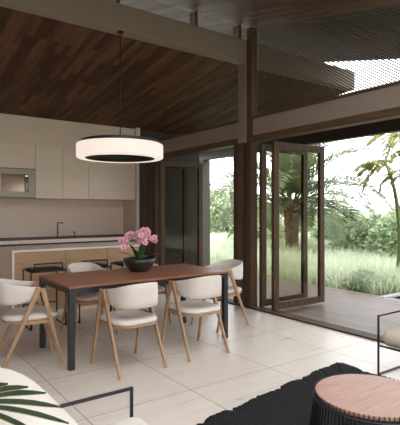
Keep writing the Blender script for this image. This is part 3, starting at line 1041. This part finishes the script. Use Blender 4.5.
# date palm
t = thing('date_palm', 'big feathery date palm seen through the folded glass doors', 'tree', at(292, 15.5))
tr = B()
prof = []
for q in range(15):
    z = 1.85 * q / 14
    prof.append((0.21 + 0.02 * (q % 2) + 0.12 * (q / 14) ** 3, z))
tr.lathe(prof, 18, cap=True).make('trunk', M['palmbark'], t)
rnd.seed(21)
def make_frond(L, droop, el, rng):
    b = B()
    pts = []
    p = Vector((0.10, 0, 0))
    cur = Vector((math.cos(el), 0, math.sin(el)))
    n = 26
    for i in range(n + 1):
        pts.append((p.copy(), cur.copy()))
        cur = (cur + Vector((0, 0, -droop / n * (0.5 + i / n)))).normalized()
        p = p + cur * L / n
    b.tube([q[0] for q in pts], [0.022 * (1 - 0.85 * i / n) for i in range(n + 1)], 5)
    for i in range(4, n + 1):
        for h in range(2):
            f = (i + 0.5 * h) / (n + 1)
            pp, cc = pts[i]
            pp = pp - cc * (L / n) * 0.5 * h
            ll = 0.60 * math.sin(PI * (0.10 + 0.86 * f)) ** 0.7 + 0.05
            for s in (-1, 1):
                up = Vector((-cc.z, 0, cc.x))
                d = (cc * 0.75 + Vector((0, s, 0)) * 0.75 + up * rng.uniform(0.0, 0.4)).normalized()
                d2 = (d + Vector((0, 0, -0.35))).normalized()
                w = cc.cross(d).cross(d).normalized() * 0.027
                a = pp
                m = pp + d * ll * 0.5
                e = m + d2 * ll * 0.5
                vs = [b.bm.verts.new(x) for x in (a - w * 0.5, a + w * 0.5, m + w, m - w, e)]
                b.bm.faces.new((vs[0], vs[1], vs[2], vs[3]))
                b.bm.faces.new((vs[3], vs[2], vs[4]))
    return b
protos = []
for el, L, dr in ((78, 2.3, 0.8), (60, 3.1, 1.4), (42, 3.5, 1.9), (22, 3.0, 1.7), (4, 2.4, 1.3)):
    protos.append(make_frond(L, dr, math.radians(el), rnd).make('frond', M['palm'], t))
for k, pr in enumerate(protos):
    nf = (5, 8, 11, 9, 6)[k]
    for q in range(nf):
        o = pr if q == 0 else pr.copy()
        if q:
            COL.objects.link(o)
        o.location = (0, 0, 1.84)
        o.rotation_euler = (rnd.uniform(-0.1, 0.1), rnd.uniform(-0.12, 0.12), 2 * PI * (q + 0.37 * k) / nf + rnd.uniform(-0.15, 0.15))
for q in range(1):
    a = math.radians(205)
    B().tube([(0.1 * math.cos(a), 0.1 * math.sin(a), 1.6), (0.34 * math.cos(a), 0.34 * math.sin(a), 1.5), (0.42 * math.cos(a), 0.42 * math.sin(a), 1.15)], [0.03, 0.06, 0.06], 8).make('fruit_stalk', M['fruit'], t, smooth=True)

# slender olive-yellow palm near the frame edge
loc = at(398, 9.6)
t = thing('young_palm', 'slender tree with yellowish ragged leaves rising beside the pool', 'tree', loc)
rng = random.Random(9)
st1 = stem_curve([(0, 0, 0), R_ * 0.1 + Vector((0, 0, 1.2)), R_ * 0.0 + Vector((0, 0, 2.1)), R_ * -0.28 + Vector((0, 0, 2.62))], 12)
B().tube(st1, [0.06 - 0.03 * i / 12 for i in range(13)], 8).make('trunk', M['stem'], t, smooth=True)
st2 = stem_curve([(0.05, 0.05, 0), R_ * 0.15 + Vector((0, 0, 1.6)), R_ * 0.05 + Vector((0, 0, 3.3))], 12)
B().tube(st2, [0.06 - 0.03 * i / 12 for i in range(13)], 8).make('trunk', M['stem'], t, smooth=True)
def ragged(base, dirs, L):
    for d in dirs:
        b = B()
        d = Vector(d).normalized()
        p = Vector(base)
        cur = d.copy()
        pts = []
        for i in range(11):
            pts.append(p.copy())
            cur = (cur + Vector((0, 0, -0.1))).normalized()
            p += cur * L / 10
        b.tube(pts, [0.010 - 0.0007 * i for i in range(11)], 5)
        for i in range(3, 11):
            for s in (-1, 1):
                dd = (pts[min(10, i)] - pts[i - 1]).normalized()
                sd = dd.cross(Vector((0, 0, 1))).normalized() * s
                e = pts[i] + (dd * 0.5 + sd * 0.6 + Vector((0, 0, rng.uniform(-0.7, 0.1)))).normalized() * rng.uniform(0.16, 0.30)
                w = dd * 0.065
                vs = [b.bm.verts.new(x) for x in (pts[i] - w * 0.3, pts[i] + w * 0.4, e + w, e - w + Vector((0, 0, 0.02)))]
                b.bm.faces.new(vs)
        b.make('frond', M['yellowleaf'], t)
top1, top2 = st1[-1], st2[-1]
ragged(top1, [-R_ + Vector((0, 0, 0.35)), -R_ * 0.9 + F_ * 0.4 + Vector((0, 0, 0.1)), R_ * 0.6 + Vector((0, 0, 0.8)), -R_ * 0.4 - F_ + Vector((0, 0, 0.4)), F_ + Vector((0, 0, 0.5)), -R_ * 0.7 + Vector((0, 0, -0.25))], 0.62)
ragged(top2, [-R_ + Vector((0, 0, 0.2)), -R_ * 0.8 + F_ * 0.5 + Vector((0, 0, 0.6)), R_ + Vector((0, 0, 0.3)), -R_ * 0.5 - F_ + Vector((0, 0, 0.0)), F_ + Vector((0, 0, 0.4)), -R_ * 0.5 + Vector((0, 0, -0.5))], 0.7)
ragged(st2[9], [-R_ + Vector((0, 0, -0.1)), R_ - F_ * 0.3 + Vector((0, 0, 0.2)), -R_ * 0.6 - F_ + Vector((0, 0, 0.2))], 0.55)

BG = 'shrubs at the meadow edge'
bush('garden_bush', 'rounded grey green bush behind the meadow, under the yellowish tree', at(372, 15), [(0, 0, 0.7, 1.1, 1.0, 0.75), (-0.7, 0.2, 0.55, 0.7, 0.7, 0.55), (0.9, 0, 0.75, 0.8, 0.8, 0.7)], 3200, 0.20, M['bush2'], group=BG, seed=2)
bush('garden_bush', 'leafy bush directly beyond the dark pool', at(406, 12.6), [(0, 0, 0.75, 1.0, 1.0, 0.85), (0.8, 0, 0.6, 0.8, 0.8, 0.7)], 2400, 0.20, M['bush'], group=BG, seed=3)
bush('garden_bush', 'green bush in the shade under the drooping palm fronds', at(338, 19), [(0, 0, 0.6, 1.2, 1.0, 0.75), (0.9, 0, 0.5, 0.7, 0.7, 0.5)], 2600, 0.20, M['bush'], group=BG, seed=4)
bush('garden_bush', 'low bush seen through the folded glass door beside the palm trunk', at(266, 20), [(0, 0, 0.6, 1.4, 1.0, 0.7), (-1.0, 0, 0.6, 0.8, 0.7, 0.6)], 2600, 0.20, M['bush2'], group=BG, seed=5)
TG = 'trees beyond the meadow'
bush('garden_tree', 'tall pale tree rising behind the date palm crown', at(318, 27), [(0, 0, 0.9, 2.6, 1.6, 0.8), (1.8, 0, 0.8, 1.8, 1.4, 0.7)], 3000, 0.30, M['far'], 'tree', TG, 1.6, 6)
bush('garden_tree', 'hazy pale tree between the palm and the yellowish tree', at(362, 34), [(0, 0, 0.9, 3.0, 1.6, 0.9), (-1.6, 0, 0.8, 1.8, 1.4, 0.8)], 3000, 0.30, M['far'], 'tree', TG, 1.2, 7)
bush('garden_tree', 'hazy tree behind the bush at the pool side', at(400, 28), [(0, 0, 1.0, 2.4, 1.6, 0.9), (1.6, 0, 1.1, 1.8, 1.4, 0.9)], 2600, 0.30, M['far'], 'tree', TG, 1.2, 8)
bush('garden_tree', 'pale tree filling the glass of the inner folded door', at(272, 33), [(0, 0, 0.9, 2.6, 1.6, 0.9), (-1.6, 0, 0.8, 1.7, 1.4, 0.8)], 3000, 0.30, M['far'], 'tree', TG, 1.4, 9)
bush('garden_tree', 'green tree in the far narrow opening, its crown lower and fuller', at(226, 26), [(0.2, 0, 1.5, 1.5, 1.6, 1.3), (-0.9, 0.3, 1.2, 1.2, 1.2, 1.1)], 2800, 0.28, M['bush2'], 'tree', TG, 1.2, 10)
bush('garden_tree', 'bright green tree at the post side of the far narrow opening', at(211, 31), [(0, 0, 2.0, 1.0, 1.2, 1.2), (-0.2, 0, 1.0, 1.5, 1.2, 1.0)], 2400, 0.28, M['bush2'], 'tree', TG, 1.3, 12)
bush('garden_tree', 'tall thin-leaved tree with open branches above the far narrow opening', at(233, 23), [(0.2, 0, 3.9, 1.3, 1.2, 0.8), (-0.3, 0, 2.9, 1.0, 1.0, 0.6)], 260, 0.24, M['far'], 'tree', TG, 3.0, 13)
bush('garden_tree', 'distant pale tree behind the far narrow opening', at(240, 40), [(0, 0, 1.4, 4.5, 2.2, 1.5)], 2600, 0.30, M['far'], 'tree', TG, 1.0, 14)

# trees added outside the frame so the folded panes reflect dark foliage
for i, (x, y, hh, lab) in enumerate(((12.2, -10, 6.8, 'added tall dark tree mirrored in the far folded pane'), (16.9, -10.5, 7.4, 'added tall dark tree mirrored between both folded door stacks'), (21.4, -9.5, 6.6, 'added tall dark tree mirrored in the near folded pane'))):
    bush('garden_tree', lab, (x, y, -0.16), [(0, 0, hh * 0.55, 2.1, 1.8, hh * 0.46), (0.3, 0.2, hh * 0.3, 1.9, 1.7, hh * 0.3)], 5200, 0.5, M['fan'], 'tree', TG, 2.4, 30 + i)
# low leafy weed in front of the tall grass
bush('meadow_weed', 'leafy green weed clump at the deck edge in front of the tall grass', (7.55, 5.15, -0.16), [(0, 0, 0.25, 0.42, 0.30, 0.24), (0.3, -0.2, 0.2, 0.3, 0.25, 0.18)], 900, 0.085, M['bush2'], 'plant', None, 0.25, 41)

# meadow grass
rng = random.Random(17)
b = B()
n = 0
while n < 26000:
    d = 8.2 + 19 * rng.random() ** 1.5
    u = rng.uniform(195, 425)
    x, y, _ = at(u, d)
    if x < 7.3 or (x < 9.7 and y < 4.55):
        continue
    h = rng.uniform(0.26, 0.58) * (0.7 + 0.3 * min(1, (x - 7.0) / 1.2))
    a = rng.uniform(0, PI)
    w = rng.uniform(0.008, 0.016) * (1 + 0.07 * (d - 8))
    lx, ly = rng.uniform(-0.18, 0.18), rng.uniform(-0.18, 0.18)
    dx, dy = math.cos(a) * w, math.sin(a) * w
    p = [(x - dx, y - dy, -0.17), (x + dx, y + dy, -0.17), (x + dx * 0.8 + lx * 0.35, y + dy * 0.8 + ly * 0.35, h * 0.6 - 0.16), (x - dx * 0.8 + lx * 0.35, y - dy * 0.8 + ly * 0.35, h * 0.6 - 0.16), (x + lx, y + ly, h - 0.16)]
    v = [b.bm.verts.new(q) for q in p]
    b.bm.faces.new((v[0], v[1], v[2], v[3]))
    b.bm.faces.new((v[3], v[2], v[4]))
    n += 1
g = b.make('grass', M['grass'])
tag(g, 'tall pale meadow grass growing beyond the deck', 'grass', kind='stuff')

# ------------------------------------------------------------------ light
w = bpy.data.worlds.new('overcast_sky')
SC.world = w
w.use_nodes = True
nt = w.node_tree
bg = nt.nodes['Background']
bg.inputs['Color'].default_value = (0.95, 0.98, 1.0, 1)
bg.inputs['Strength'].default_value = 4.4

# ------------------------------------------------------------------ camera
cam = bpy.data.cameras.new('camera')
co = bpy.data.objects.new('camera', cam)
COL.objects.link(co)
co.location = (0, 0, 1.42)
co.rotation_euler = (PI / 2, 0, -math.radians(YAW))
cam.sensor_fit = 'HORIZONTAL'
cam.sensor_width = 36
cam.lens = 457 / 400 * 36
cam.shift_y = -1.5 / 400
cam.clip_start = 0.05
cam.clip_end = 300
SC.camera = co

vs = SC.view_settings
vs.view_transform = 'Standard'
vs.look = 'None'
vs.exposure = 0.12
vs.gamma = 1.0
vs.use_curve_mapping = False
SC.cycles.max_bounces = 10
SC.cycles.diffuse_bounces = 5
SC.cycles.transparent_max_bounces = 16
SC.cycles.use_denoising = True
